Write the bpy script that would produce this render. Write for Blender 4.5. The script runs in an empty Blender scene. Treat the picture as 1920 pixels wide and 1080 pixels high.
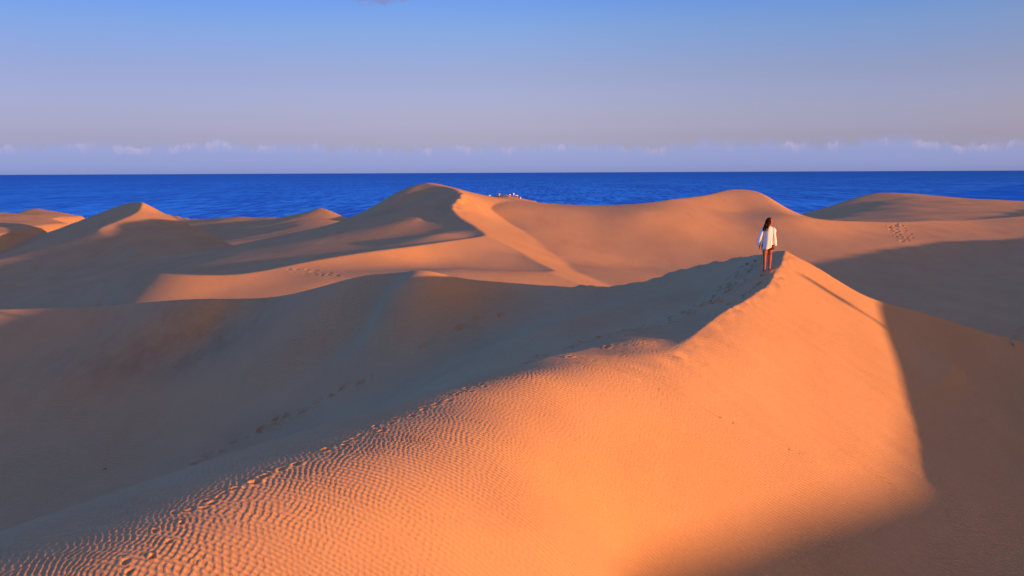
import bpy, bmesh, math, random
import numpy as np
from mathutils import Vector, Matrix, Euler

# ------------------------------------------------------------------ camera, sky, sun, exposure
scene = bpy.context.scene
COL = scene.collection
EYE = 18.0                                   # eye height above the sea
FOCAL = 1867.0 / 1920.0                      # focal length / picture width
PITCH, ROLL = math.radians(6.615), math.radians(0.245)
SUN_EL, SUN_AZ = math.radians(6.1), math.radians(121.0)   # azimuth clockwise from +Y (the view direction)
QUALITY = 1.0                                # mesh density of the sand sheet

cam_data = bpy.data.cameras.new('camera')
cam = bpy.data.objects.new('camera', cam_data)
COL.objects.link(cam)
cam_data.sensor_width = 36.0
cam_data.lens = 36.0 * FOCAL
cam_data.clip_start = 0.1
cam_data.clip_end = 250000.0
CAM_ROT = Matrix.Rotation(math.radians(90) - PITCH, 3, 'X') @ Matrix.Rotation(-ROLL, 3, 'Z')
cam.matrix_world = Matrix.Translation((0, 0, EYE)) @ CAM_ROT.to_4x4()
scene.camera = cam
scene.view_settings.view_transform = 'Standard'
scene.view_settings.look = 'None'
scene.view_settings.gamma = 1.0
scene.view_settings.use_curve_mapping = False
scene.view_settings.exposure = 1.0
scene.render.resolution_x, scene.render.resolution_y = 1024, 576

SUN = Vector((math.sin(SUN_AZ) * math.cos(SUN_EL), math.cos(SUN_AZ) * math.cos(SUN_EL), math.sin(SUN_EL)))
sun_data = bpy.data.lights.new('sun', 'SUN')
sun_data.energy = 4.8
sun_data.angle = math.radians(0.53)
sun_data.color = (1.0, 0.375, 0.128)
sun = bpy.data.objects.new('sun', sun_data)
COL.objects.link(sun)
sun.rotation_euler = SUN.to_track_quat('Z', 'Y').to_euler()
sun.location = (40, -40, 60)

world = bpy.data.worlds.new('World')
scene.world = world
world.use_nodes = True
WN, WL = world.node_tree.nodes, world.node_tree.links
WN.clear()
w_out = WN.new('ShaderNodeOutputWorld')
w_bg = WN.new('ShaderNodeBackground')
w_sky = WN.new('ShaderNodeTexSky')
w_sky.sky_type = 'NISHITA'
w_sky.sun_disc = False
w_sky.sun_elevation = SUN_EL
w_sky.sun_rotation = SUN_AZ
w_sky.air_density = 1.0
w_sky.dust_density = 1.0
w_sky.ozone_density = 1.0
w_bg.inputs['Strength'].default_value = 0.15
def wmath(op, a, b=None, c=None, clamp=False):
    m = WN.new('ShaderNodeMath'); m.operation = op; m.use_clamp = clamp
    for k, v in enumerate((a, b, c)):
        if v is None: continue
        if isinstance(v, (int, float)): m.inputs[k].default_value = v
        else: WL.new(v, m.inputs[k])
    return m.outputs[0]
def wrange(v, a, b, c=0.0, d=1.0, smooth=True):
    m = WN.new('ShaderNodeMapRange'); m.interpolation_type = 'SMOOTHSTEP' if smooth else 'LINEAR'
    WL.new(v, m.inputs[0])
    for k, q in enumerate((a, b, c, d)):
        if isinstance(q, (int, float)): m.inputs[k + 1].default_value = q
        else: WL.new(q, m.inputs[k + 1])
    return m.outputs[0]
def wmix(fac, a, b, mode='MIX'):
    m = WN.new('ShaderNodeMix'); m.data_type = 'RGBA'; m.blend_type = mode
    for s_, v in ((m.inputs[0], fac), (m.inputs[6], a), (m.inputs[7], b)):
        if isinstance(v, (int, float)): s_.default_value = v
        elif isinstance(v, tuple): s_.default_value = (*v, 1)
        else: WL.new(v, s_)
    return m.outputs[2]
w_tc = WN.new('ShaderNodeTexCoord')
w_sep = WN.new('ShaderNodeSeparateXYZ'); WL.new(w_tc.outputs['Generated'], w_sep.inputs[0])
w_el = wmath('MULTIPLY', wmath('ARCSINE', w_sep.outputs[2]), 180 / math.pi)           # elevation, degrees
w_az = wmath('MULTIPLY', wmath('ARCTAN2', w_sep.outputs[0], w_sep.outputs[1]), 180 / math.pi)
# dusk colours of the sky away from the sun: blue bank at the horizon, mauve belt, blue above
ramp = WN.new('ShaderNodeValToRGB')
TINT = [(0, (.56, .80, 3.7)), (1.0, (.46, .61, 2.4)), (2.0, (.44, .49, 1.62)), (3.2, (.44, .455, 1.22)), (5.5, (.41, .42, .94)), (8.0, (.34, .44, .96)), (10, (.25, .41, 1.05)), (20, (.60, 1.30, 2.75)), (40, (.46, .82, 1.65))]
el = ramp.color_ramp.elements
while len(el) < len(TINT): el.new(.5)
for e_, (d_, c_) in zip(el, TINT):
    e_.position = d_ / 40; e_.color = (*[v / 4 for v in c_], 1)
WL.new(wmath('DIVIDE', w_el, 40), ramp.inputs[0])
w_dot = WN.new('ShaderNodeVectorMath'); w_dot.operation = 'DOT_PRODUCT'
WL.new(w_tc.outputs['Generated'], w_dot.inputs[0]); w_dot.inputs[1].default_value = SUN
w_tint = wmix(wrange(w_dot.outputs['Value'], -.2, .6), ramp.outputs[0], (.165, .092, .060))
w_tint = wmix(wrange(w_dot.outputs['Value'], -.45, -.9), w_tint, wmix(1.0, w_tint, (.70, .72, .78), 'MULTIPLY'))
w_col = wmix(1.0, wmix(1.0, w_sky.outputs[0], w_tint, 'MULTIPLY'), (4.2, 4.2, 4.2), 'MULTIPLY')
# a low cloud bank with a bumpy top along the sea horizon, pink where the low sun reaches it, and one small dark cloud higher up
def wnoise(sx, sy, scale, detail=5.0, rough=.55, off=0.0):
    c = WN.new('ShaderNodeCombineXYZ')
    WL.new(wmath('MULTIPLY', w_az, sx), c.inputs[0]); WL.new(wmath('MULTIPLY', w_el, sy), c.inputs[1]); c.inputs[2].default_value = off
    t = WN.new('ShaderNodeTexNoise'); WL.new(c.outputs[0], t.inputs['Vector'])
    t.inputs['Scale'].default_value = scale; t.inputs['Detail'].default_value = detail; t.inputs['Roughness'].default_value = rough
    return t.outputs[0]
n_top = wnoise(1.0, .55, 1.15, 6, .6)
n_big = wnoise(1.0, .0, .16, 2, .5, 4.0)
top = wmath('ADD', wmath('ADD', 1.5, wmath('MULTIPLY', wmath('SUBTRACT', n_top, .5), 1.3)), wmath('MULTIPLY', wmath('SUBTRACT', n_big, .5), 1.0))
d_top = wmath('SUBTRACT', top, w_el)
bank = wmath('MULTIPLY', wrange(d_top, -.28, .42), .40)
puff_zone = wrange(wnoise(1.0, .2, .75, 4, .6, 9.0), .46, .68)
rim_l = wmath('MULTIPLY', wmath('MULTIPLY', wrange(d_top, -.05, .14), wrange(d_top, .55, .1)), puff_zone)
bank = wmath('MULTIPLY', bank, wrange(w_el, -.2, .5, .6, 1.0))
w_col = wmix(bank, w_col, (.98, 1.36, 2.95))
w_col = wmix(wmath('MULTIPLY', rim_l, .30), w_col, (2.6, 1.95, 2.5))
du = wmath('DIVIDE', wmath('SUBTRACT', w_az, -7.5), 2.5); dv = wmath('DIVIDE', wmath('SUBTRACT', w_el, 9.95), .85)
r2 = wmath('ADD', wmath('MULTIPLY', du, du), wmath('MULTIPLY', dv, dv))
dark = wrange(wmath('SUBTRACT', wmath('ADD', 1.0, wmath('MULTIPLY', wmath('SUBTRACT', wnoise(1.0, 1.8, 1.5, 6, .65, 2.0), .5), 2.6)), r2), 0.05, .75)
w_col = wmix(wmath('MULTIPLY', dark, .6), w_col, (.8, .8, 1.6))
WL.new(w_col, w_bg.inputs['Color'])
WL.new(w_bg.outputs[0], w_out.inputs['Surface'])

# ------------------------------------------------------------------ helpers
_R = np.array(CAM_ROT)
def P(px, py, d):
    """Point on the ground seen at (px, py) of the photograph, d metres ahead; z is relative to the eye."""
    v = _R @ np.array([(px - 960.0) / 1867.0, -(py - 540.0) / 1867.0, -1.0])
    v = v / v[1] * d
    return (v[0], v[1], v[2])

def on_plane(px, py, a, b, c):
    """Point seen at (px, py) on the plane z = a x + b y + c."""
    v = P(px, py, 1.0)
    d = c / (v[2] - a * v[0] - b * v[1])
    return (v[0] * d, v[1] * d, v[2] * d)

def add_props(o, **kw):
    for k, v in kw.items():
        o[k] = v
    return o

def mesh_object(name, verts, faces, mat=None, parent=None, smooth=True):
    me = bpy.data.meshes.new(name)
    me.from_pydata(verts, [], faces)
    if smooth:
        me.polygons.foreach_set('use_smooth', [True] * len(me.polygons))
    o = bpy.data.objects.new(name, me)
    COL.objects.link(o)
    if mat: me.materials.append(mat)
    if parent: o.parent = parent
    return o

def new_mat(name):
    m = bpy.data.materials.new(name)
    m.use_nodes = True
    return m, m.node_tree.nodes, m.node_tree.links, m.node_tree.nodes['Principled BSDF']

class Sheet:
    """Thin-plate surface through scattered points (x, y, z)."""
    def __init__(self, pts, lam=1e-4):
        p = np.array([q[:3] for q in pts], float)
        self.c = p[:, :2].mean(0)
        self.s = p[:, :2].std() + 1e-6
        self.p = (p[:, :2] - self.c) / self.s
        n = len(p)
        A = np.zeros((n + 3, n + 3))
        A[:n, :n] = self.phi(((self.p[:, None] - self.p[None]) ** 2).sum(-1)) + lam * np.eye(n)
        A[:n, n] = 1; A[:n, n + 1:] = self.p
        A[n, :n] = 1; A[n + 1:, :n] = self.p.T
        w = np.linalg.solve(A, np.concatenate([p[:, 2], np.zeros(3)]))
        self.w, self.a = w[:n], w[n:]
    @staticmethod
    def phi(r2):
        return r2 * np.log(r2 + 1e-9)
    def __call__(self, x, y):
        x = ((x - self.c[0]) / self.s).astype(np.float32); y = ((y - self.c[1]) / self.s).astype(np.float32)
        z = (self.a[0] + self.a[1] * x + self.a[2] * y).astype(np.float32)
        for (px, py), w in zip(self.p.astype(np.float32), self.w.astype(np.float32)):
            r2 = (x - px) ** 2 + (y - py) ** 2
            z += w * r2 * np.log(r2 + np.float32(1e-9))
        return z

def smin(a, b, k):
    h = np.clip(0.5 + 0.5 * (b - a) / k, 0, 1)
    return b + (a - b) * h - k * h * (1 - h)
def smax(a, b, k):
    return -smin(-a, -b, k)
def sstep(a, b, x):
    t = np.clip((x - a) / (b - a), 0, 1)
    return t * t * (3 - 2 * t)

# ------------------------------------------------------------------ the dunes
FACE = (-.405, .423, -12.36)                 # steep sunlit face of the near dune
def F(px, py): return on_plane(px, py, *FACE)

# --- near dune: face (right), bowl (left, behind the crest), lee (far side)
crest_px = [(1473, 470), (1471, 481), (1461, 501), (1450, 520), (1435, 538), (1417, 549), (1395, 565), (1358, 585),
            (1326, 607), (1293, 633), (1267, 651), (1255, 657)]
crest = [F(*q) for q in crest_px]
SHELF = (.320, -.056, -4.01)                # gently falling shelf behind the crest, where the walker stands
def T(px, py): return on_plane(px, py, *SHELF)
K = .92
low_edge = [P(960, 690, 20.7), P(860, 722, 18.9), P(700, 770, 18.2 * K), P(577, 804, 16.9 * K),
            P(350, 875, 14.9 * K), P(150, 943, 13.4 * K), P(0, 995, 12.4 * K), P(-200, 1065, 11.0 * K)]
shoulder = [P(1130, 690, 20.9), P(1000, 705, 19.2), P(860, 740, 17.6), P(680, 815, 15.7 * K), P(470, 905, 13.1 * K),
            P(350, 960, 12.0 * K), P(250, 1060, 10.4 * K), P(700, 950, 13.0 * K), P(1000, 850, 15.4), P(1000, 760, 17.9),
            P(1000, 1000, 12.9), P(700, 1080, 11.7 * K), P(500, 1080, 10.8 * K), P(960, 1080, 12.0), P(1200, 1080, 15.2)]
brink = [P(1430, 475, 33.6), P(1400, 500, 32.0), T(1370, 530), T(1300, 575), T(1240, 600), P(1130, 640, 24.2), P(1050, 664, 22.2)] + low_edge
face = crest + low_edge + shoulder + [P(1180, 690, 21.6), P(1130, 645, 23.6), P(1050, 666, 22.0),
    P(1200, 750, 20.0), P(1200, 900, 17.4), F(1655, 610), F(1620, 552), F(1750, 590), F(1725, 890), F(1400, 750), F(1550, 750),
    F(1400, 1080), F(1920, 1080), F(1920, 800), F(1920, 640), F(1500, 600), F(1400, 900), F(2100, 720),
    (-12, 30, -2.6), (-25, 30, -2.2), (0, 42, -1.0), (7, 39, 3.2), (1, 31, -3.0), (-14, 16, -4.3)]
SH_FACE = Sheet(face)
shelf = crest + brink + shoulder[1:8] + [P(1430, 507, 30.2), T(1400, 540), T(1340, 570), T(1290, 610), P(1190, 640, 23.6), P(1180, 680, 21.7), P(1130, 665, 22.6),
    (10, 24, .6), (4, 16, -2.6), (14, 30, 0), (-12, 33, -2.5), (-3, 36, -2.0), (-14, 16, -4.6), (8, 41, 0)]
SH_SHELF = Sheet(shelf)
far_crest = [P(1430, 475, 33.5), P(1380, 482, 35.5), P(1340, 490, 37), P(1290, 503, 38.2), P(1250, 515, 38.8), P(1180, 530, 39.7), P(1090, 535.5, 40.5),
             P(960, 530, 42), P(860, 520, 41.1), P(770, 508, 40.5), P(690, 515, 41.8), P(590, 540, 43.2), P(400, 560, 46.5),
             P(200, 573, 49.5), P(0, 580, 51), P(-250, 586, 53)]
bowl = brink + far_crest + [
    P(1300, 540, 34), P(1200, 580, 32.0), P(1250, 560, 32.5), P(1130, 580, 33.5), P(1000, 620, 31.5), P(900, 560, 39.5), P(800, 540, 38.6), P(720, 560, 39.1),
    P(1000, 660, 26.5), P(800, 600, 37.4), P(800, 700, 34), P(600, 620, 40.2), P(600, 720, 36.8), P(600, 770, 34.5), P(700, 600, 39.3), P(700, 660, 37), P(400, 600, 46), P(400, 650, 44), P(400, 790, 36.5), P(250, 850, 35),
    P(200, 610, 47.5), P(150, 700, 41.5), P(150, 850, 35.5), P(0, 950, 33), P(0, 800, 38.5), P(0, 640, 46.5), P(-150, 800, 39),
    (-9.8, 20.5, -9.2), (-5, 23.5, -6.7), (-14, 24, -12),
    (9.0, 22, 1.0), (0, 13.5, -2.0), (4, 15, -.5), (14, 30, 2), (3, 60, 3), (-20, 66, -2), (22, 45, 4)]
SH_BOWL = Sheet(bowl)
ridge_right = [F(1473, 470), F(1530, 500), F(1580, 530), F(1620, 552), F(1680, 572), F(1750, 590), F(1830, 615), F(1920, 640), F(2100, 690)]
lee = far_crest + ridge_right + [(q[0] + 1.5, q[1] + 5.5, q[2] - 2.3) for q in far_crest[:12:2]] + \
      [(q[0] + .5, q[1] + 6, q[2] - 1.0) for q in far_crest[12:]] + [(q[0] + 3, q[1] + 5, q[2] - 2.6) for q in ridge_right[::2]] + \
      [(9, 22, 4.0), (-5, 30, .8), (-25, 30, -2), (0, 13, 6), (16, 20, 3.0)]
SH_LEE = Sheet(lee)

# --- second dune: sunlit fan and plain, shaded hollow and tail on the left, lee behind
big_crest = [P(800, 343, 111), P(835, 348, 106.5), P(855, 354, 103), P(866, 361, 99.5), P(858, 372, 97), P(849, 390, 93.5), P(862, 405, 90), P(885, 420, 86), P(905, 434, 81), P(910, 441, 79)]
mid_crest = [P(840, 452, 75), P(770, 461, 71.5), P(700, 470, 69), P(600, 486, 66), P(520, 502, 61.5), P(450, 513, 58.5), P(380, 515, 58), P(300, 513, 59),
             P(230, 523, 62), P(150, 540, 67), P(0, 575, 73), P(-250, 610, 78)]
rim = [P(920, 372, 110), P(980, 378, 113), P(1060, 382.5, 111), P(1140, 383, 108.5), P(1200, 380, 107), P(1260, 373, 109), P(1300, 367, 112), P(1350, 359, 115.5),
       P(1390, 356, 118), P(1415, 359, 117), P(1450, 377, 112), P(1495, 404, 105),
       P(1560, 412, 107), P(1630, 415, 110), P(1700, 414.5, 113), P(1780, 411, 117), P(1850, 408, 120), P(1920, 404, 122), P(2150, 396, 126)]
foot_line = [P(921, 392, 101.5), P(950, 415, 98), P(983, 436, 93.5), P(1030, 472, 84), P(1080, 509, 72)]        # foot of the sunlit slip face
spur = [P(945, 457, 77), P(983, 476, 74), P(1037, 505, 67.5), P(1092, 534, 60.5)]                         # low spur running on from the crest
apron = big_crest + mid_crest + spur + [
    P(1000, 510, 63), P(950, 480, 72.5), P(700, 500, 65.5), P(800, 490, 69.5), P(500, 538, 56.5), P(400, 548, 56), P(200, 562, 61), P(600, 530, 57), P(850, 505, 62.5),
    (2, 92, -3.2), (3, 100, -1), (0, 112, 1), (8, 70, -4.5), (-28, 46, -11.5), (0, 48, -9.5), (-12, 90, 1.5), (-25, 80, 1.0), (-46, 90, -3.0), (-20, 105, 6)]
SH_APRON = Sheet(apron)
SH_SLIP = Sheet(big_crest + spur + foot_line + [(1.0, 106, -3.4), (-12, 84, -1.5)])
floor = rim + foot_line + [
    P(1200, 450, 93), P(1100, 430, 96), P(1060, 400, 101), P(1200, 400, 100), P(1390, 396, 108), P(1450, 412, 101.5), P(1300, 398, 103), P(1400, 430, 98.5),
    P(1300, 480, 88), P(1200, 500, 83), P(1600, 480, 89), P(1800, 520, 80), P(1920, 620, 56), P(1700, 450, 98), P(1600, 430, 103), P(1850, 450, 101),
    (18, 46, -9.0), (6, 54, -8.4), (-5, 94, -5.8), (-4, 80, -6.8), (-2, 70, -7.6), (0, 60, -8.4), (-16, 65, -8.4), (-25, 75, -9.4), (-30, 60, -9.6), (-6, 108, -3.6), (-20, 95, -8)]
SH_FLOOR = Sheet(floor)
tail = [P(800, 343, 111), P(770, 350, 110.5), P(740, 364, 112), P(700, 388, 112), P(660, 410, 112), P(627, 421, 110), P(540, 438, 108), P(441, 458, 106),
        P(320, 478, 103), P(204, 497, 102), P(100, 514, 103), P(0, 533, 104), P(-250, 575, 106)]
hollow = big_crest + mid_crest + tail + [(q[0] - 2.2, q[1] - .8, q[2] - 1.0) for q in big_crest[1:6]] + [
    P(780, 412, 92.5), P(700, 423, 94), P(620, 440, 93), P(510, 464, 89), P(365, 494, 84), P(200, 527, 85), P(800, 380, 100),
    P(820, 440, 80.5), P(720, 455, 81.5), P(600, 473, 80), P(480, 497, 76), P(0, 556, 88),
    (10, 110, 8), (8, 80, 4), (0, 60, 1.0), (-10, 50, 0), (-22, 46, -4), (10, 130, 12), (-10, 125, -.6)]
SH_HOLLOW = Sheet(hollow)
sky2 = tail + [P(835, 348, 106.5), P(855, 354, 103), P(866, 361, 99.5)] + rim
back2 = sky2 + [(q[0] - 3, q[1] + 9, q[2] - 4.0) for q in tail[2:6]] + [(q[0] - 3, q[1] + 8, q[2] - 2.2) for q in tail[6:]] + \
        [(q[0] + 2, q[1] + 12, q[2] - 4.5) for q in rim[::2]] + [(0, 70, 9), (40, 70, 8), (-20, 60, -1), (-11, 118, -1.45), (-12.5, 126, -1.9), (60, 90, 4), (-45, 50, -5)]
SH_BACK2 = Sheet(back2)

# --- far dunes: each a sunlit side, a shaded side and a lee
d_sil_left = [P(250, 379, 154), P(215, 388, 159), P(160, 410, 162), P(110, 428, 162), P(40, 450, 160), P(-100, 470, 155)]
d_sil_right = [P(266, 379, 150), P(300, 395, 149), P(340, 413, 146), P(380, 431, 142), P(435, 457, 136), P(500, 480, 130)]
d_crest = [P(268, 380, 149), P(262, 393, 146), P(245, 404, 142), P(215, 417, 137), P(185, 429, 132), P(210, 445, 127), P(260, 470, 118)]
SH_DFACE = Sheet(d_crest + d_sil_right + [P(270, 428, 134), P(330, 440, 130), P(330, 470, 118), P(400, 462, 124), (-90, 150, 3), (-70, 100, -9), (-100, 120, -6)])
SH_DSIDE = Sheet(d_crest + d_sil_left + [P(120, 440, 142), P(0, 480, 139), P(40, 462, 150), P(100, 480, 125), (-40, 140, 4), (-30, 120, 0), (-58, 105, -11.5), (-75, 118, -13)])
SH_DBACK = Sheet(d_sil_left + d_sil_right + [(q[0], q[1] + 12, q[2] - 4.5) for q in d_sil_left + d_sil_right] + [(-50, 120, 4), (-80, 110, 3), (-35, 110, 0)])

def simple_dune(sil, front, back_drop=0.4, k=0.15):
    """A far dune known by its skyline and a few points of its near side."""
    a = Sheet(sil + front)
    b = Sheet(sil + [(q[0], q[1] + 15, q[2] - 15 * back_drop) for q in sil] + [(q[0], q[1] - 20, q[2] + 20 * back_drop) for q in sil[::2]])
    xs = [q[0] for q in sil]
    return a, b, min(xs), max(xs), k

FAR = [
    simple_dune([P(-150, 397, 215), P(0, 398, 215), P(55, 402, 212), P(100, 411, 206), P(140, 421, 200)],
                [P(0, 410, 200), P(60, 415, 196), P(-150, 412, 200), P(100, 428, 185)]),
    simple_dune([P(-150, 408, 180), P(0, 413, 178), P(25, 416, 176), P(58, 423, 171), P(91, 431, 166)],
                [P(0, 432, 158), P(40, 440, 154), P(-150, 430, 158), P(85, 438, 157)]),
    simple_dune([P(30, 397, 262), P(60, 390, 265), P(90, 394, 262), P(130, 400, 258), P(165, 408, 254)],
                [P(60, 402, 245), P(120, 408, 243), P(20, 408, 243)]),
    simple_dune([P(250, 397, 360), P(321, 402, 345), P(365, 410, 330), P(456, 406, 285), P(529, 408, 276), P(583, 395, 258), P(603, 389.5, 254),
                 P(627, 398, 250), P(660, 411, 246), P(760, 420, 250)],
                [P(603, 410, 223), P(560, 412, 246), P(640, 416, 225), P(480, 418, 267), P(400, 424, 275), P(500, 434, 212), P(420, 445, 214), P(600, 424, 205), P(720, 430, 214),
                 P(250, 420, 320)]),
    simple_dune([P(1400, 420, 230), P(1495, 403, 235), P(1560, 385, 247), P(1600, 372, 254), P(1640, 362, 258), P(1700, 362, 256), P(1760, 367, 252), P(1800, 370, 250), P(1920, 377, 246), P(2150, 384, 245)],
                [P(1500, 412, 212), P(1600, 400, 203), P(1640, 385, 222), P(1700, 385, 212), P(1700, 412, 168), P(1850, 390, 205), P(1850, 410, 172), P(2150, 404, 190)]),
    simple_dune([P(890, 374, 244), P(915, 369, 241), P(932, 366.5, 239), P(949, 364, 237), P(960, 367.5, 235), P(985, 373.5, 234), P(1020, 380, 233)],
                [P(950, 369, 230), P(985, 376, 229), P(925, 370, 236), P(950, 378, 220), P(890, 378, 222), P(1020, 385, 221)]),
]

# --- the long ridge to the right of the camera, outside the picture, that shades the near face and the right-hand valley
SH_AX = np.array([math.cos(SUN_AZ), -math.sin(SUN_AZ)])       # across the sun
SH_AX = SH_AX * (1 if SH_AX[1] > 0 else -1) if abs(SH_AX[1]) > 1e-6 else SH_AX
SUN_H = np.array([math.sin(SUN_AZ), math.cos(SUN_AZ)])
AX = np.array([-SUN_H[1], SUN_H[0]])
TAN_EL = math.tan(SUN_EL)
RIDGE_Q = 23.0
def cast_from(p, dz=0.0):
    """(w, v): across-sun position of a shaded-edge point and the height its sun ray has over the ridge line."""
    p = np.array(p)
    w, q = p[:2] @ AX, p[:2] @ SUN_H
    return w, p[2] + (RIDGE_Q - q) * TAN_EL + dz
edge = [cast_from(F(*q)) for q in [(1150, 1080), (1300, 1035), (1450, 985), (1600, 945), (1700, 915), (1722, 890), (1712, 820), (1695, 750), (1678, 680), (1655, 610), (1648, 572)]]
edge.sort()
w0, v0 = edge[-1]
vale = sorted(cast_from(P(*q)) for q in [(1550, 490, 86), (1640, 468, 93), (1740, 453, 98), (1920, 447, 102)])
lower = [e for e in edge if e[0] < cast_from(F(1716, 897))[0]]
steep = [e for e in edge if e not in lower]
ridge_w = [-80, -10, 3, 8] + [e[0] - .05 for e in lower] + [e[0] for e in steep] + [w0 + 2.0, w0 + 6, w0 + 14, w0 + 30] + [e[0] for e in vale] + [vale[-1][0] + 20, vale[-1][0] + 80]
ridge_z = [-2.5, -3.6, -4.6, -5.4] + [e[1] - 1.2 for e in lower] + [e[1] for e in steep] + [v0 + .6, v0 + .5, v0 - .5, vale[0][1] - .4] + [e[1] for e in vale] + [vale[-1][1]] * 2
# a taller dune farther off on the sun side, whose blurred shadow crosses the foot of the face
FAR_Q = 105.0
far_w = np.array([-150, -30, 0, 8] + [e[0] for e in lower] + [lower[-1][0] + 5, lower[-1][0] + 30, lower[-1][0] + 120])
far_v = np.array([-6, -5.0, -3.6, lower[0][1] + .9] + [e[1] for e in lower] + [lower[-1][1] + 1.0, -7, -10]) + (FAR_Q - RIDGE_Q) * TAN_EL
ridge_w, ridge_z = np.array(ridge_w), np.array(ridge_z)

def dune_height(x, y):
    x = x.astype(np.float32); y = y.astype(np.float32)
    r = np.hypot(x, y)
    u = x / np.maximum(y, 1e-3)
    # ground between the dunes, falling under the sea far ahead
    z = -15.5 - 10 * sstep(275, 430, y)
    def put(z, body, inside, k):
        return smax(z, body - 0.55 * np.maximum(inside, 0) - 60 * (inside > 60), k)
    def box(x0, x1, y0, y1):
        return np.maximum(np.maximum(x0 - x, x - x1), np.maximum(y0 - y, y - y1))
    ahead = y > 1.0
    # far dunes
    for a, b, x0, x1, k in FAR:
        m = ahead & (x > x0 - 80) & (x < x1 + 80) & (y > 110) & (y < 390)
        zz = smin(a(x[m], y[m]), b(x[m], y[m]), k)
        ins = np.maximum(x0 + 2 - x[m], x[m] - x1 + 2)
        z[m] = smax(z[m], zz - .5 * np.maximum(ins, 0) - 30 * sstep(40, 70, np.maximum(ins, 0)) , .3)
    m = ahead & (y > 80) & (y < 200) & (x < 10) & (x > -160)
    zz = smin(smin(SH_DFACE(x[m], y[m]), SH_DSIDE(x[m], y[m]), .12), SH_DBACK(x[m], y[m]), .3)
    z[m] = smax(z[m], zz - .5 * np.maximum(-100 - x[m], 0) - 30 * sstep(20, 60, -100 - x[m]), .4)
    # second dune and plain
    m = ahead & (y > 30) & (y < 165) & (np.abs(u) < 1.4)
    xm, ym = x[m], y[m]
    zz = smax(smin(SH_SLIP(xm, ym), SH_APRON(xm, ym), .08), SH_FLOOR(xm, ym), .10)
    zz = smin(smin(zz, SH_HOLLOW(xm, ym), .10), SH_BACK2(xm, ym), .25)
    out = np.maximum(np.maximum(np.maximum(-80 - xm, xm - 82), 53 - ym), 0)
    z[m] = smax(z[m], zz - .6 * out - 30 * sstep(20, 40, out), .3)
    # near dune
    m = ahead & (y > 4) & (y < 78) & (u > -1.3) & (u < 1.1)
    xm, ym = x[m], y[m]
    near = sstep(25, 20, ym)
    zz = smin(SH_FACE(xm, ym), SH_SHELF(xm, ym) + .5 * sstep(23.2, 20.5, ym), .015 + .2 * near)
    zz = smin(zz, SH_BOWL(xm, ym), .04 + .10 * sstep(21, 27, ym))
    zz = smin(zz, SH_LEE(xm, ym), .04 + .10 * sstep(1, 6, xm - 8.6))
    out = np.maximum(np.maximum(-42 - xm, xm - 24), np.maximum(7 - ym, 0))
    out = np.maximum(out, 0)
    z[m] = smax(z[m], zz - .5 * out - 30 * sstep(12, 26, out), .2)
    # ridge beside the camera
    w = x * AX[0] + y * AX[1]; q = x * SUN_H[0] + y * SUN_H[1]
    zc = np.interp(w, ridge_w, ridge_z).astype(np.float32)
    d = q - RIDGE_Q
    prof = np.where(d < 0, -.47 * (np.sqrt(d * d + .04) - .2), -.12 * (np.sqrt(d * d + .04) - .2))
    rz = zc + prof
    z = smax(z, rz, .12)
    far_c = np.interp(w, far_w, far_v).astype(np.float32)
    d = q - FAR_Q
    z = smax(z, far_c - .40 * (np.sqrt(d * d + 1.0) - 1.0), .3)
    # the hummock under the camera
    h = -1.75 - .35 * np.maximum(np.hypot(x + .3, y + 1.5) - 1.6, 0)
    z = smax(z, h, .3)
    return z

# ------------------------------------------------------------------ sand sheet
def smooth_noise(n, size, seed, lo, hi, ang=None, spread=None):
    """Band-passed noise tile (n x n samples, size metres), wavelengths lo..hi, optionally oriented."""
    rng = np.random.default_rng(seed)
    f = np.fft.fftfreq(n, size / n)
    fx, fy = np.meshgrid(f, f)
    fr = np.hypot(fx, fy) + 1e-9
    filt = np.exp(-((np.log(fr) - np.log(math.sqrt(1 / lo / hi))) / (0.5 * math.log(hi / lo))) ** 2)
    if ang is not None:
        t = np.arctan2(fy, fx) - ang
        t = (t + np.pi / 2) % np.pi - np.pi / 2
        filt = filt * np.exp(-(t / spread) ** 2)
    s = np.fft.ifft2(np.fft.fft2(rng.standard_normal((n, n))) * filt).real
    return (s / s.std()).astype(np.float32)

def sample(tile, size, x, y):
    n = tile.shape[0]
    fx = (x / size * n) % n; fy = (y / size * n) % n
    ix = np.floor(fx).astype(np.int32); iy = np.floor(fy).astype(np.int32)
    tx = (fx - ix).astype(np.float32); ty = (fy - iy).astype(np.float32)
    ix %= n; iy %= n; jx = (ix + 1) % n; jy = (iy + 1) % n
    return (tile[iy, ix] * (1 - tx) + tile[iy, jx] * tx) * (1 - ty) + (tile[jy, ix] * (1 - tx) + tile[jy, jx] * tx) * ty

def ground(x, y):
    return float(dune_height(np.array([x], np.float32), np.array([y], np.float32))[0])
def hit(px, py, far=330.0):
    """Where the sight line through (px, py) meets the dunes."""
    d = np.exp(np.arange(math.log(7.5), math.log(far), .0012))
    v = P(px, py, 1.0)
    above = dune_height(v[0] * d, d.copy()) >= v[2] * d
    k = int(np.argmax(above)) if above.any() else len(d) - 1
    return np.array([v[0] * d[k], d[k]])

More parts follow.
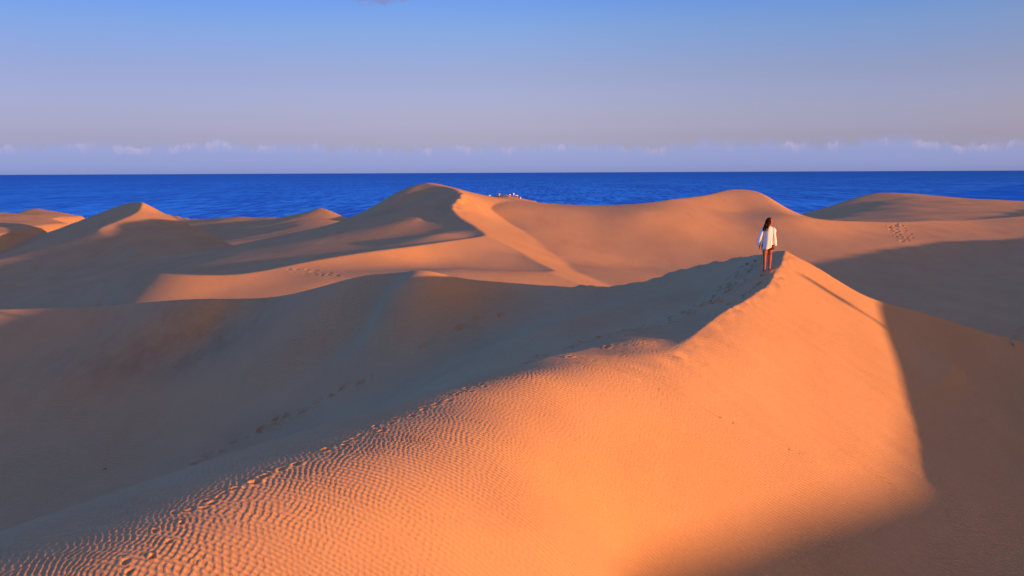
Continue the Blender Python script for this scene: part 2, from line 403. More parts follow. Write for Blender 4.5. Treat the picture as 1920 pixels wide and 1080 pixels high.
def trail(px_line, step=.36, spread=.11, jitter=.08, size=1.0, depth=.035, seed=1, keep=1.0):
    """Footprints (x, y, heading, size, depth) along a line drawn on the sand."""
    rng = random.Random(seed)
    pts = [hit(*q) for q in px_line]
    out, side = [], 1
    for a, b in zip(pts[:-1], pts[1:]):
        L = float(np.hypot(*(b - a))); n = max(1, int(L / step)); h = math.atan2(b[1] - a[1], b[0] - a[0])
        nx, ny = -math.sin(h), math.cos(h)
        for k in range(n):
            side = -side
            if rng.random() > keep: continue
            t = (k + rng.uniform(-.2, .2)) / n
            o = side * spread + rng.gauss(0, jitter)
            out.append((a[0] + (b[0] - a[0]) * t + nx * o, a[1] + (b[1] - a[1]) * t + ny * o, h + rng.gauss(0, .25), size * rng.uniform(.8, 1.2), depth * rng.uniform(.6, 1.3)))
    return out

PRINTS = []
T1 = [(232, 1075), (285, 1010), (345, 965), (410, 930), (470, 905), (560, 868), (620, 845), (685, 815), (780, 775), (868, 738), (915, 716)]
PRINTS += trail(T1[:5], .20, .05, .07, .58, .026, 1, .9) + trail(T1[4:], .24, .06, .06, .78, .032, 33, .92)
PRINTS += trail([(300, 1000), (360, 955), (470, 903), (540, 880)], .26, .1, .10, .55, .024, 2, .8)
T2 = [(985, 680), (1050, 660), (1100, 642), (1160, 625), (1230, 605), (1290, 588), (1330, 562), (1370, 545), (1400, 530), (1420, 515)]
PRINTS += trail(T2, .36, .09, .06, 1.5, .09, 3)
PRINTS += trail([(1060, 668), (1130, 650), (1200, 622), (1300, 582), (1360, 560), (1395, 548)], .4, .1, .1, 1.3, .06, 4, .7)
for k in range(5):
    PRINTS += trail([(1330 + 8 * k, 570 - 12 * k), (1370 + 6 * k, 540 - 10 * k), (1400 + 6 * k, 520 - 8 * k), (1432, 500 - 3 * k)], .42, .12, .12, 1.6, .12, 10 + k, .8)
PRINTS += trail([(1440, 512), (1425, 530), (1400, 552), (1360, 578)], .4, .1, .08, 1.4, .07, 20)
PRINTS += trail([(372, 866), (420, 842), (490, 806), (545, 779), (600, 752), (650, 728), (700, 702)], .4, .13, .06, 2.0, .10, 5)
PRINTS += trail([(480, 812), (520, 785), (545, 772)], .5, .13, .1, 1.8, .09, 6)
PRINTS += trail([(800, 640), (860, 615), (905, 598), (960, 580)], .55, .12, .15, 1.9, .08, 7, .7)
PRINTS += trail([(540, 506), (575, 505), (610, 510), (645, 518)], .5, .3, .35, 1.9, .08, 8)
PRINTS += trail([(550, 512), (600, 512), (640, 521)], .6, .3, .4, 1.8, .07, 9)
PRINTS += trail([(1682, 420), (1676, 434), (1690, 448), (1700, 456)], .8, .3, .2, 2.6, .16, 30)
PRINTS += trail([(1684, 424), (1700, 440), (1715, 452)], .9, .3, .2, 2.2, .09, 31)
PRINTS += trail([(1880, 632), (1905, 620), (1925, 612)], .4, .15, .1, 1.6, .08, 32)
PRINTS += trail([(845, 395), (820, 425), (808, 445)], .8, .5, .5, 1.5, .05, 33)

def build_sand():
    q = QUALITY
    u = np.linspace(-.58, .58, int(860 * q))
    th_in = np.arctan(u)
    edge_t = th_in[-1]
    right = np.concatenate([np.linspace(edge_t, 2.0, int(200 * q) + 1)[1:], np.linspace(2.0, math.pi, int(30 * q) + 1)[1:]])
    left = edge_t + (math.pi - edge_t) * np.linspace(0, 1, int(60 * q) + 1)[1:] ** 1.5
    th = np.concatenate([-left[::-1][1:], th_in, right])         # the last column meets the first behind the camera
    def logs(a, b, d): return np.exp(np.arange(math.log(a), math.log(b), d / q))
    rr = np.concatenate([logs(.6, 8.5, .06), logs(8.5, 50, .0028), logs(50, 125, .0034), logs(125, 300, .006), logs(300, 560, .02), logs(560, 30000, .25)])
    TH, RR = np.meshgrid(th.astype(np.float32), rr.astype(np.float32))
    X, Y = RR * np.sin(TH), RR * np.cos(TH)
    Z = dune_height(X.ravel(), Y.ravel()).reshape(X.shape).astype(np.float32)

    # wide, faint undulations of wind-blown sand
    near = RR < 60
    Z += np.where(RR < 320, .010 * sample(smooth_noise(256, 64.0, 3, 2.2, 6.0), 64.0, X, Y), 0) * np.clip(1.2 - RR / 60, 0, 1)
    Z += np.where((RR > 45) & (RR < 330), .05 * sample(smooth_noise(256, 400.0, 4, 9, 26.0), 400.0, X, Y), 0) * sstep(45, 120, RR)

    # avalanche streaks on the slip face of the bowl
    band = (X > -4) & (X < 11) & (Y > 21) & (Y < 42)
    bx, by = X[band], Y[band]
    zz = SH_SHELF(bx, by) - Z[band]
    st = sample(smooth_noise(512, 40.0, 8, .5, 2.2, math.radians(62), .16), 40.0, bx, by)
    Z[band] += .022 * st * sstep(-4, 0, bx) * sstep(11, 8, bx) * sstep(.02, .3, zz) * sstep(42, 38, by)
    # tongue of slipped sand on the shaded end of the near face
    lobe = np.array([F(*q)[:2] for q in [(1665, 572), (1705, 606), (1770, 658), (1815, 698), (1818, 724), (1765, 742), (1715, 760)]])
    m = (X > 6) & (X < 17) & (Y > 20) & (Y < 34)
    lx, ly = X[m], Y[m]
    dd = np.full(lx.shape, 1e9, np.float32)
    for a_, b_ in zip(lobe[:-1], lobe[1:]):
        t = np.clip(((lx - a_[0]) * (b_[0] - a_[0]) + (ly - a_[1]) * (b_[1] - a_[1])) / ((b_ - a_) ** 2).sum(), 0, 1)
        dd = np.minimum(dd, np.hypot(lx - a_[0] - (b_[0] - a_[0]) * t, ly - a_[1] - (b_[1] - a_[1]) * t))
    inside = np.zeros(lx.shape, bool)
    for a_, b_ in zip(lobe, np.roll(lobe, -1, 0)):
        c_ = ((a_[1] > ly) != (b_[1] > ly)) & (lx < (b_[0] - a_[0]) * (ly - a_[1]) / (b_[1] - a_[1] + 1e-9) + a_[0])
        inside ^= c_
    a_, b_ = lobe[-1], lobe[0]
    t = np.clip(((lx - a_[0]) * (b_[0] - a_[0]) + (ly - a_[1]) * (b_[1] - a_[1])) / ((b_ - a_) ** 2).sum(), 0, 1)
    d_in = np.hypot(lx - a_[0] - (b_[0] - a_[0]) * t, ly - a_[1] - (b_[1] - a_[1]) * t)
    Z[m] += np.where(inside, .16 * sstep(0, .5, dd) * sstep(.15, 2.0, d_in), 0)
    # broken crest lines
    fc = np.array(sorted([q[:2] for q in far_crest[:9]]))
    yc = np.interp(X, fc[:, 0], fc[:, 1])
    m = (Y > 31) & (Y < 44) & (X > 0) & (X < 9)
    rag = sample(smooth_noise(256, 24.0, 11, .5, 1.8), 24.0, X[m], Y[m] * .4)
    Z[m] += .045 * rag * np.exp(-((Y[m] - yc[m]) / .55) ** 2) * sstep(.5, 3, X[m]) * sstep(8.6, 7.6, X[m])
    nc_ = np.array([q[:2] for q in crest[1:8]])
    m = (Y > 24) & (Y < 33) & (X > 4.5) & (X < 10)
    d_c = np.min([np.hypot(X[m] - px_, Y[m] - py_) for a_, b_ in zip(nc_[:-1], nc_[1:]) for px_, py_ in [a_ + (b_ - a_) * t for t in np.linspace(0, 1, 14)]], 0)
    Z[m] += .009 * sample(smooth_noise(512, 16.0, 13, .22, .7), 16.0, X[m], Y[m]) * np.exp(-(d_c / .28) ** 2)
    bc = np.array([q[:2] for q in big_crest[3:6]])
    m = (Y > 88) & (Y < 101) & (X > -9) & (X < -3)
    d_c = np.min([np.hypot(X[m] - (bc[0, 0] + (bc[2, 0] - bc[0, 0]) * t), Y[m] - (bc[0, 1] + (bc[2, 1] - bc[0, 1]) * t)) for t in np.linspace(0, 1, 24)], 0)
    Z[m] += .06 * sample(smooth_noise(256, 30.0, 12, 1.0, 2.4), 30.0, X[m], Y[m]) * np.exp(-(d_c / .9) ** 2)

    # wind ripples on the shoulder of the near dune
    be = np.array(sorted([(q[1], q[0]) for q in brink if q[1] < 30]))
    m = (RR > 8.5) & (RR < 31) & (np.abs(X / np.maximum(Y, .1)) < .58) & (Y > 0)
    x, y = X[m], Y[m]
    s_ = x - np.interp(y, be[:, 0], be[:, 1])                  # metres to the right of the brink
    tile = smooth_noise(2048, 36.0, 21, .062, .086, 0.0, .50)
    wx = x - (-.15 * (y - 10) + .015 * (y - 10) ** 2) + .045 * sample(smooth_noise(256, 42.0, 22, 1.5, 4.0), 42.0, x, y)
    h = sample(tile, 36.0, wx + .0085 * np.clip(sample(tile, 36.0, wx, y), -1.6, 1.6), y)
    hx = (sample(tile, 36.0, wx + .015, y) - sample(tile, 36.0, wx - .015, y))
    h = np.tanh(1.2 * h + .25 * hx)                             # rounded crests, steeper lee sides
    amp = .0050 * sstep(.05, 1.1, s_) * (1 - .92 * sstep(2.6, 7.0, s_)) * (1 - sstep(24.5, 28, y)) + .0012 * sstep(-.2, .5, s_)
    amp *= .8 + .2 * np.clip(sample(smooth_noise(256, 42.0, 23, 1.0, 3.0), 42.0, x, y) + .8, 0, 1.6)
    dz = amp * h
    # footprints press the ripples flat
    flat = np.ones_like(dz); dent = np.zeros_like(dz)
    idx = -np.ones(X.shape, np.int32); idx[m] = np.arange(m.sum())
    EX = np.zeros_like(Z)
    for (fx, fy, hd, sz, dp) in PRINTS:
        rad = .5 * sz
        r0 = math.hypot(fx, fy); t0 = math.atan2(fx, fy)
        i0, i1 = np.searchsorted(rr, [r0 - rad, r0 + rad]); j0, j1 = np.searchsorted(th, [t0 - rad / r0, t0 + rad / r0])
        if i1 <= i0 or j1 <= j0: continue
        lx = X[i0:i1, j0:j1] - fx; ly = Y[i0:i1, j0:j1] - fy
        ca, sa = math.cos(hd), math.sin(hd)
        p_ = (lx * ca + ly * sa) / (.105 * sz); q_ = (-lx * sa + ly * ca) / (.055 * sz)
        r2 = p_ * p_ + q_ * q_
        EX[i0:i1, j0:j1] += dp * (-1.0 * np.exp(-r2 ** 1.5) + .40 * np.exp(-((np.sqrt(r2) - 1.45) / .42) ** 2) * (1 + .5 * np.sin(3 * np.arctan2(q_, p_) + fx * 40)))
        sub = idx[i0:i1, j0:j1]; k = sub >= 0
        flat[sub[k]] *= 1 - .9 * np.exp(-r2[k] / 2.2)
    Z[m] += dz * flat
    Z += EX

    nr, nc = X.shape
    co = np.stack([X, Y, Z + EYE], -1).reshape(-1, 3).astype(np.float32)
    i = np.arange(nr - 1)[:, None] * nc; j = np.arange(nc)[None]
    jn = (j + 1) % nc
    quads = np.stack([i + j, i + jn, i + nc + jn, i + nc + j], -1).reshape(-1, 4)
    me = bpy.data.meshes.new('sand_dunes')
    me.vertices.add(len(co)); me.vertices.foreach_set('co', co.ravel())
    me.loops.add(quads.size); me.loops.foreach_set('vertex_index', quads.ravel().astype(np.int32))
    me.polygons.add(len(quads)); me.polygons.foreach_set('loop_start', np.arange(0, quads.size, 4, dtype=np.int32))
    me.polygons.foreach_set('use_smooth', np.ones(len(quads), bool))
    me.update(calc_edges=True)
    o = bpy.data.objects.new('sand_dunes', me)
    COL.objects.link(o)
    return add_props(o, kind='structure')

sand_mat, n, l, bsdf = new_mat('sand')
bsdf.inputs['Roughness'].default_value = 1.0
bsdf.inputs['Specular IOR Level'].default_value = 0.0
tc = n.new('ShaderNodeTexCoord')
def noise_node(scale, detail=4, rough=.55, stretch=(1, 1, 1), rot=0.0):
    mp = n.new('ShaderNodeMapping'); mp.inputs['Scale'].default_value = stretch; mp.inputs['Rotation'].default_value = (0, 0, rot)
    l.new(tc.outputs['Object'], mp.inputs[0])
    t = n.new('ShaderNodeTexNoise'); t.inputs['Scale'].default_value = scale; t.inputs['Detail'].default_value = detail; t.inputs['Roughness'].default_value = rough
    l.new(mp.outputs[0], t.inputs['Vector'])
    return t.outputs[0]
cr = n.new('ShaderNodeValToRGB')
cr.color_ramp.elements[0].position, cr.color_ramp.elements[0].color = .30, (.455, .295, .168, 1)
cr.color_ramp.elements[1].position, cr.color_ramp.elements[1].color = .70, (.545, .370, .218, 1)
mx = n.new('ShaderNodeMath'); mx.operation = 'MULTIPLY_ADD'; mx.inputs[1].default_value = .55
l.new(noise_node(.35, 5, .6, (1, .5, 1), .5), mx.inputs[0])
mx2 = n.new('ShaderNodeMath'); mx2.operation = 'MULTIPLY'; mx2.inputs[1].default_value = .45
l.new(noise_node(14, 4, .7), mx2.inputs[0]); l.new(mx2.outputs[0], mx.inputs[2])
l.new(mx.outputs[0], cr.inputs[0])
# dark heavy-mineral sand: wind-sorted streaks, and one rippled patch whose colour also paints the hollow's shade deeper
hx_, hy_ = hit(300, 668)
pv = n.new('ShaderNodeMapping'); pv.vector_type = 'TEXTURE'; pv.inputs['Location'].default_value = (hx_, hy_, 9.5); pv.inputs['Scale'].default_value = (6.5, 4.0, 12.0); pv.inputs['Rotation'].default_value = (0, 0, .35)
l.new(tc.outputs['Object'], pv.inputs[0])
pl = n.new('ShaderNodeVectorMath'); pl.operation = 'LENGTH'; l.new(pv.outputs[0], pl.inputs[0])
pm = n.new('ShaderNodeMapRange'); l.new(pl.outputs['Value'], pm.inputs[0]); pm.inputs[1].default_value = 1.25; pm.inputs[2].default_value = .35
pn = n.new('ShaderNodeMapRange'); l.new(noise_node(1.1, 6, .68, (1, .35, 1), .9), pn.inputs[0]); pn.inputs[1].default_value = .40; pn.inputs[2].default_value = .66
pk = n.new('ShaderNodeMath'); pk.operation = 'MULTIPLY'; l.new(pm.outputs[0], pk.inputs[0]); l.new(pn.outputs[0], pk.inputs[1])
sn = n.new('ShaderNodeMapRange'); l.new(noise_node(.5, 7, .7, (1, .18, 1), .75), sn.inputs[0]); sn.inputs[1].default_value = .55; sn.inputs[2].default_value = .78; sn.inputs[4].default_value = .55
pa = n.new('ShaderNodeMath'); pa.operation = 'MAXIMUM'; l.new(pk.outputs[0], pa.inputs[0]); l.new(sn.outputs[0], pa.inputs[1])
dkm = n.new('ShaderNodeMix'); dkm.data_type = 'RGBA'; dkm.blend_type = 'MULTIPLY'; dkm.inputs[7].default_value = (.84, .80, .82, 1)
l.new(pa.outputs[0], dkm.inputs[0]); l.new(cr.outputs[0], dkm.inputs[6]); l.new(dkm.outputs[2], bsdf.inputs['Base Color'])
_p, _q = np.array(F(1300, 900)), np.array(F(1420, 965))
RIPPLE_ANG = math.atan2(_q[1] - _p[1], _q[0] - _p[0]) + math.pi / 2   # across the ripple lines of the near face
# fine ripples and grain too small for the mesh
wv = n.new('ShaderNodeTexWave'); wv.wave_type = 'BANDS'; wv.bands_direction = 'X'; wv.wave_profile = 'SIN'
wv.inputs['Scale'].default_value = 3.3; wv.inputs['Distortion'].default_value = 2.0; wv.inputs['Detail'].default_value = 2.0; wv.inputs['Detail Scale'].default_value = .9
mp = n.new('ShaderNodeMapping'); mp.inputs['Rotation'].default_value = (0, 0, -RIPPLE_ANG); l.new(tc.outputs['Object'], mp.inputs[0]); l.new(mp.outputs[0], wv.inputs['Vector'])
wm = n.new('ShaderNodeMath'); wm.operation = 'MULTIPLY'; l.new(wv.outputs['Fac'], wm.inputs[0])
mr = n.new('ShaderNodeMapRange'); l.new(noise_node(.22, 3, .6), mr.inputs[0]); mr.inputs[1].default_value = .35; mr.inputs[2].default_value = .65; mr.inputs[3].default_value = .35
l.new(mr.outputs[0], wm.inputs[1])
b1 = n.new('ShaderNodeBump'); b1.inputs['Strength'].default_value = .9; b1.inputs['Distance'].default_value = .017; l.new(wm.outputs[0], b1.inputs['Height'])
b2 = n.new('ShaderNodeBump'); b2.inputs['Strength'].default_value = .7; b2.inputs['Distance'].default_value = .010; l.new(noise_node(60, 3, .7), b2.inputs['Height'])
wv2 = n.new('ShaderNodeTexWave'); wv2.wave_type = 'BANDS'; wv2.bands_direction = 'X'
wv2.inputs['Scale'].default_value = 1.7; wv2.inputs['Distortion'].default_value = 4.5; wv2.inputs['Detail'].default_value = 2.5; wv2.inputs['Detail Scale'].default_value = .7
mp = n.new('ShaderNodeMapping'); mp.inputs['Rotation'].default_value = (0, 0, math.radians(8)); l.new(tc.outputs['Object'], mp.inputs[0]); l.new(mp.outputs[0], wv2.inputs['Vector'])
geo = n.new('ShaderNodeVectorMath'); geo.operation = 'LENGTH'; l.new(tc.outputs['Object'], geo.inputs[0])
far_ = n.new('ShaderNodeMapRange'); l.new(geo.outputs['Value'], far_.inputs[0]); far_.inputs[1].default_value = 38; far_.inputs[2].default_value = 60
msk = n.new('ShaderNodeMapRange'); l.new(noise_node(.06, 3, .6), msk.inputs[0]); msk.inputs[1].default_value = .42; msk.inputs[2].default_value = .62
w2 = n.new('ShaderNodeMath'); w2.operation = 'MULTIPLY'; l.new(far_.outputs[0], w2.inputs[0]); l.new(msk.outputs[0], w2.inputs[1])
w3 = n.new('ShaderNodeMath'); w3.operation = 'MULTIPLY'; l.new(w2.outputs[0], w3.inputs[0]); l.new(wv2.outputs['Fac'], w3.inputs[1])
b3 = n.new('ShaderNodeBump'); b3.inputs['Strength'].default_value = .5; b3.inputs['Distance'].default_value = .008; l.new(w3.outputs[0], b3.inputs['Height'])
l.new(b1.outputs[0], b3.inputs['Normal']); l.new(b3.outputs[0], b2.inputs['Normal']); l.new(b2.outputs[0], bsdf.inputs['Normal'])
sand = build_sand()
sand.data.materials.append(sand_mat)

# ------------------------------------------------------------------ sea
sea_mat, n, l, bsdf = new_mat('sea_water')
n.remove(bsdf)
sea_dif = n.new('ShaderNodeBsdfDiffuse'); sea_gl = n.new('ShaderNodeBsdfGlossy'); sea_mix = n.new('ShaderNodeMixShader')
sea_gl.inputs['Color'].default_value = (.2, .42, .86, 1); sea_gl.inputs['Roughness'].default_value = .28
sea_mix.inputs[0].default_value = .30
l.new(sea_dif.outputs[0], sea_mix.inputs[1]); l.new(sea_gl.outputs[0], sea_mix.inputs[2]); l.new(sea_mix.outputs[0], n['Material Output'].inputs['Surface'])
tc = n.new('ShaderNodeTexCoord')
cl = []
for sc_, st_ in ((.30, (1, .10, 1)), (.09, (1, .12, 1)), (.012, (1, .25, 1))):
    mp = n.new('ShaderNodeMapping'); mp.inputs['Scale'].default_value = st_; mp.inputs['Rotation'].default_value = (0, 0, -.1); l.new(tc.outputs['Object'], mp.inputs[0])
    t = n.new('ShaderNodeTexNoise'); t.inputs['Scale'].default_value = sc_; t.inputs['Detail'].default_value = 2; t.inputs['Roughness'].default_value = .6
    l.new(mp.outputs[0], t.inputs['Vector']); cl.append(t.outputs[0])
mm = n.new('ShaderNodeMath'); mm.operation = 'MULTIPLY_ADD'; mm.inputs[1].default_value = .5; l.new(cl[0], mm.inputs[0])
m2 = n.new('ShaderNodeMath'); m2.operation = 'MULTIPLY_ADD'; m2.inputs[1].default_value = .3; l.new(cl[1], m2.inputs[0])
m3 = n.new('ShaderNodeMath'); m3.operation = 'MULTIPLY'; m3.inputs[1].default_value = .2; l.new(cl[2], m3.inputs[0])
l.new(m3.outputs[0], m2.inputs[2]); l.new(m2.outputs[0], mm.inputs[2])
cr = n.new('ShaderNodeValToRGB')
cr.color_ramp.elements[0].position, cr.color_ramp.elements[0].color = .45, (.004, .075, .42, 1)
cr.color_ramp.elements[1].position, cr.color_ramp.elements[1].color = .55, (.03, .34, 1.0, 1)
l.new(mm.outputs[0], cr.inputs[0])
# paler near the shore, deep blue far out
sp = n.new('ShaderNodeSeparateXYZ'); l.new(tc.outputs['Object'], sp.inputs[0])
lg = n.new('ShaderNodeMath'); lg.operation = 'LOGARITHM'; lg.inputs[1].default_value = 10; l.new(sp.outputs[1], lg.inputs[0])
dr = n.new('ShaderNodeMapRange'); dr.inputs[1].default_value = 2.6; dr.inputs[2].default_value = 3.7; l.new(lg.outputs[0], dr.inputs[0])
dm = n.new('ShaderNodeMix'); dm.data_type = 'RGBA'; dm.blend_type = 'MULTIPLY'; dm.inputs[0].default_value = 1.0
dc = n.new('ShaderNodeMix'); dc.data_type = 'RGBA'; dc.inputs[6].default_value = (1, 1, 1, 1); dc.inputs[7].default_value = (.3, .42, .5, 1)
l.new(dr.outputs[0], dc.inputs[0]); l.new(cr.outputs[0], dm.inputs[6]); l.new(dc.outputs[2], dm.inputs[7]); l.new(dm.outputs[2], sea_dif.inputs['Color'])
bp = None
for sc_, st_, dist in ((.035, (.5, 1, 1), 6.0), (.16, (.7, 1, 1), 1.6), (.55, (1, 1, 1), .5)):
    mp = n.new('ShaderNodeMapping'); mp.inputs['Scale'].default_value = st_; mp.inputs['Rotation'].default_value = (0, 0, .35); l.new(tc.outputs['Object'], mp.inputs[0])
    t = n.new('ShaderNodeTexNoise'); t.inputs['Scale'].default_value = sc_; t.inputs['Detail'].default_value = 3; t.inputs['Roughness'].default_value = .6
    l.new(mp.outputs[0], t.inputs['Vector'])
    b_ = n.new('ShaderNodeBump'); b_.inputs['Strength'].default_value = 1.0; b_.inputs['Distance'].default_value = dist
    l.new(t.outputs[0], b_.inputs['Height'])
    if bp: l.new(bp.outputs[0], b_.inputs['Normal'])
    bp = b_
for b_ in (sea_dif, sea_gl): l.new(bp.outputs[0], b_.inputs['Normal'])
def build_sea():
    th = np.linspace(-math.pi, math.pi, 181)[:-1]
    rr = np.array([40, 200, 400, 700, 1200, 2500, 6000, 15000, 40000, 120000], float)
    T, Rr = np.meshgrid(th, rr)
    v = np.stack([Rr * np.sin(T), Rr * np.cos(T), 0 * T], -1).reshape(-1, 3)
    nc = len(th)
    f = [(a * nc + b, a * nc + (b + 1) % nc, (a + 1) * nc + (b + 1) % nc, (a + 1) * nc + b) for a in range(len(rr) - 1) for b in range(nc)]
    return add_props(mesh_object('sea', v.tolist(), f, sea_mat), kind='structure')
sea = build_sea()

# ------------------------------------------------------------------ people
def plain_mat(name, col, rough=.7, spec=.2, var=0.0):
    m, n, l, b = new_mat(name)
    b.inputs['Roughness'].default_value = rough
    b.inputs['Specular IOR Level'].default_value = spec
    if var:
        t = n.new('ShaderNodeTexNoise'); t.inputs['Scale'].default_value = 22; t.inputs['Detail'].default_value = 4
        tc = n.new('ShaderNodeTexCoord'); l.new(tc.outputs['Object'], t.inputs['Vector'])
        c = n.new('ShaderNodeValToRGB'); c.color_ramp.elements[0].color = (*[v * (1 - var) for v in col], 1); c.color_ramp.elements[1].color = (*[min(1, v * (1 + var)) for v in col], 1)
        l.new(t.outputs[0], c.inputs[0]); l.new(c.outputs[0], b.inputs['Base Color'])
    else:
        b.inputs['Base Color'].default_value = (*col, 1)
    return m
skin_mat = plain_mat('tanned_skin', (.29, .092, .046), .55, .25, .12)
hair_mat = plain_mat('dark_hair', (.010, .006, .006), .6, .15, .3)
white_cotton = plain_mat('white_cotton', (.72, .78, .88), .85, .1, .03)
dark_red_cloth = plain_mat('dark_red_cloth', (.06, .018, .016), .8, .1, .2)
eye_mat = plain_mat('eye', (.02, .015, .012), .2, .5)
lip_mat = plain_mat('lips', (.32, .08, .06), .4, .3)
dark_cloth = plain_mat('dark_cloth', (.03, .03, .035), .8, .1, .2)

def bake(ob):
    """Replace an object's modifiers by their result."""
    dg = bpy.context.evaluated_depsgraph_get(); dg.update()
    me = bpy.data.meshes.new_from_object(ob.evaluated_get(dg))
    ob.modifiers.clear(); ob.data = me
    me.polygons.foreach_set('use_smooth', [True] * len(me.polygons))
    return ob

def skin_body(name, verts, edges, mats, extra=None, levels=1):
    """verts: {key: (co, radius or (rx, ry))}; grown with a Skin modifier from the vertex 'pelvis'."""
    keys = list(verts)
    me = bpy.data.meshes.new(name)
    me.from_pydata([verts[k][0] for k in keys], [(keys.index(a), keys.index(b)) for a, b in edges], [])
    o = bpy.data.objects.new(name, me); COL.objects.link(o)
    sk = o.modifiers.new('skin', 'SKIN'); sk.use_smooth_shade = True
    sb = o.modifiers.new('sub', 'SUBSURF'); sb.levels = levels; sb.render_levels = levels
    for k, d in zip(keys, me.skin_vertices[0].data):
        r = verts[k][1]; d.radius = (r, r) if isinstance(r, (int, float)) else r
        d.use_root = (k == 'pelvis')
    bake(o)
    if extra:
        bm = bmesh.new(); bm.from_mesh(o.data); extra(bm); bm.to_mesh(o.data); bm.free()
        o.data.polygons.foreach_set('use_smooth', [True] * len(o.data.polygons))
    for m in mats: o.data.materials.append(m)
    return o

def hand(verts, edges, wrist, palm, direction, side, tag_, palm_normal):
    """A slightly curled hand: palm, four unequal fingers of two bones and a thumb."""
    d = Vector(direction).normalized(); s_ = Vector(side).normalized(); nrm = Vector(palm_normal).normalized()
    p = Vector(palm)
    verts[tag_ + 'palm'] = (tuple(p), (.026, .018)); edges.append((wrist, tag_ + 'palm'))
    for i, (off, ln) in enumerate(((-.024, .062), (-.008, .074), (.008, .069), (.023, .053))):
        a = p + s_ * off + d * .035
        b = a + d * ln * .55 + nrm * .006
        c = b + (d * .85 + nrm * .55).normalized() * ln * .5
        for nm, q, r in (('a', a, .0098), ('b', b, .0088), ('c', c, .0075)): verts[f'{tag_}f{i}{nm}'] = (tuple(q), r)
        edges += [(tag_ + 'palm', f'{tag_}f{i}a'), (f'{tag_}f{i}a', f'{tag_}f{i}b'), (f'{tag_}f{i}b', f'{tag_}f{i}c')]
    a = p - s_ * .028 - d * .004; b = a - s_ * .012 + d * .035 + nrm * .012
    verts[tag_ + 'ta'] = (tuple(a), .012); verts[tag_ + 'tb'] = (tuple(b), .0095)
    edges += [(tag_ + 'palm', tag_ + 'ta'), (tag_ + 'ta', tag_ + 'tb')]

def tube_mesh(bm, rings, cap=True):
    """Closed tube through rings of points (lists of equal length)."""
    R = [[bm.verts.new(p) for p in r] for r in rings]
    n = len(R[0])
    for a, b in zip(R[:-1], R[1:]):
        for k in range(n): bm.faces.new((a[k], a[(k + 1) % n], b[(k + 1) % n], b[k]))
    if cap:
        bm.faces.new(R[0][::-1]); bm.faces.new(R[-1])
    return R

def from_bm(name, bm, mat, parent):
    bmesh.ops.recalc_face_normals(bm, faces=bm.faces)
    me = bpy.data.meshes.new(name); bm.to_mesh(me); bm.free()
    me.polygons.foreach_set('use_smooth', [True] * len(me.polygons))
    me.materials.append(mat)
    o = bpy.data.objects.new(name, me); COL.objects.link(o); o.parent = parent
    return o

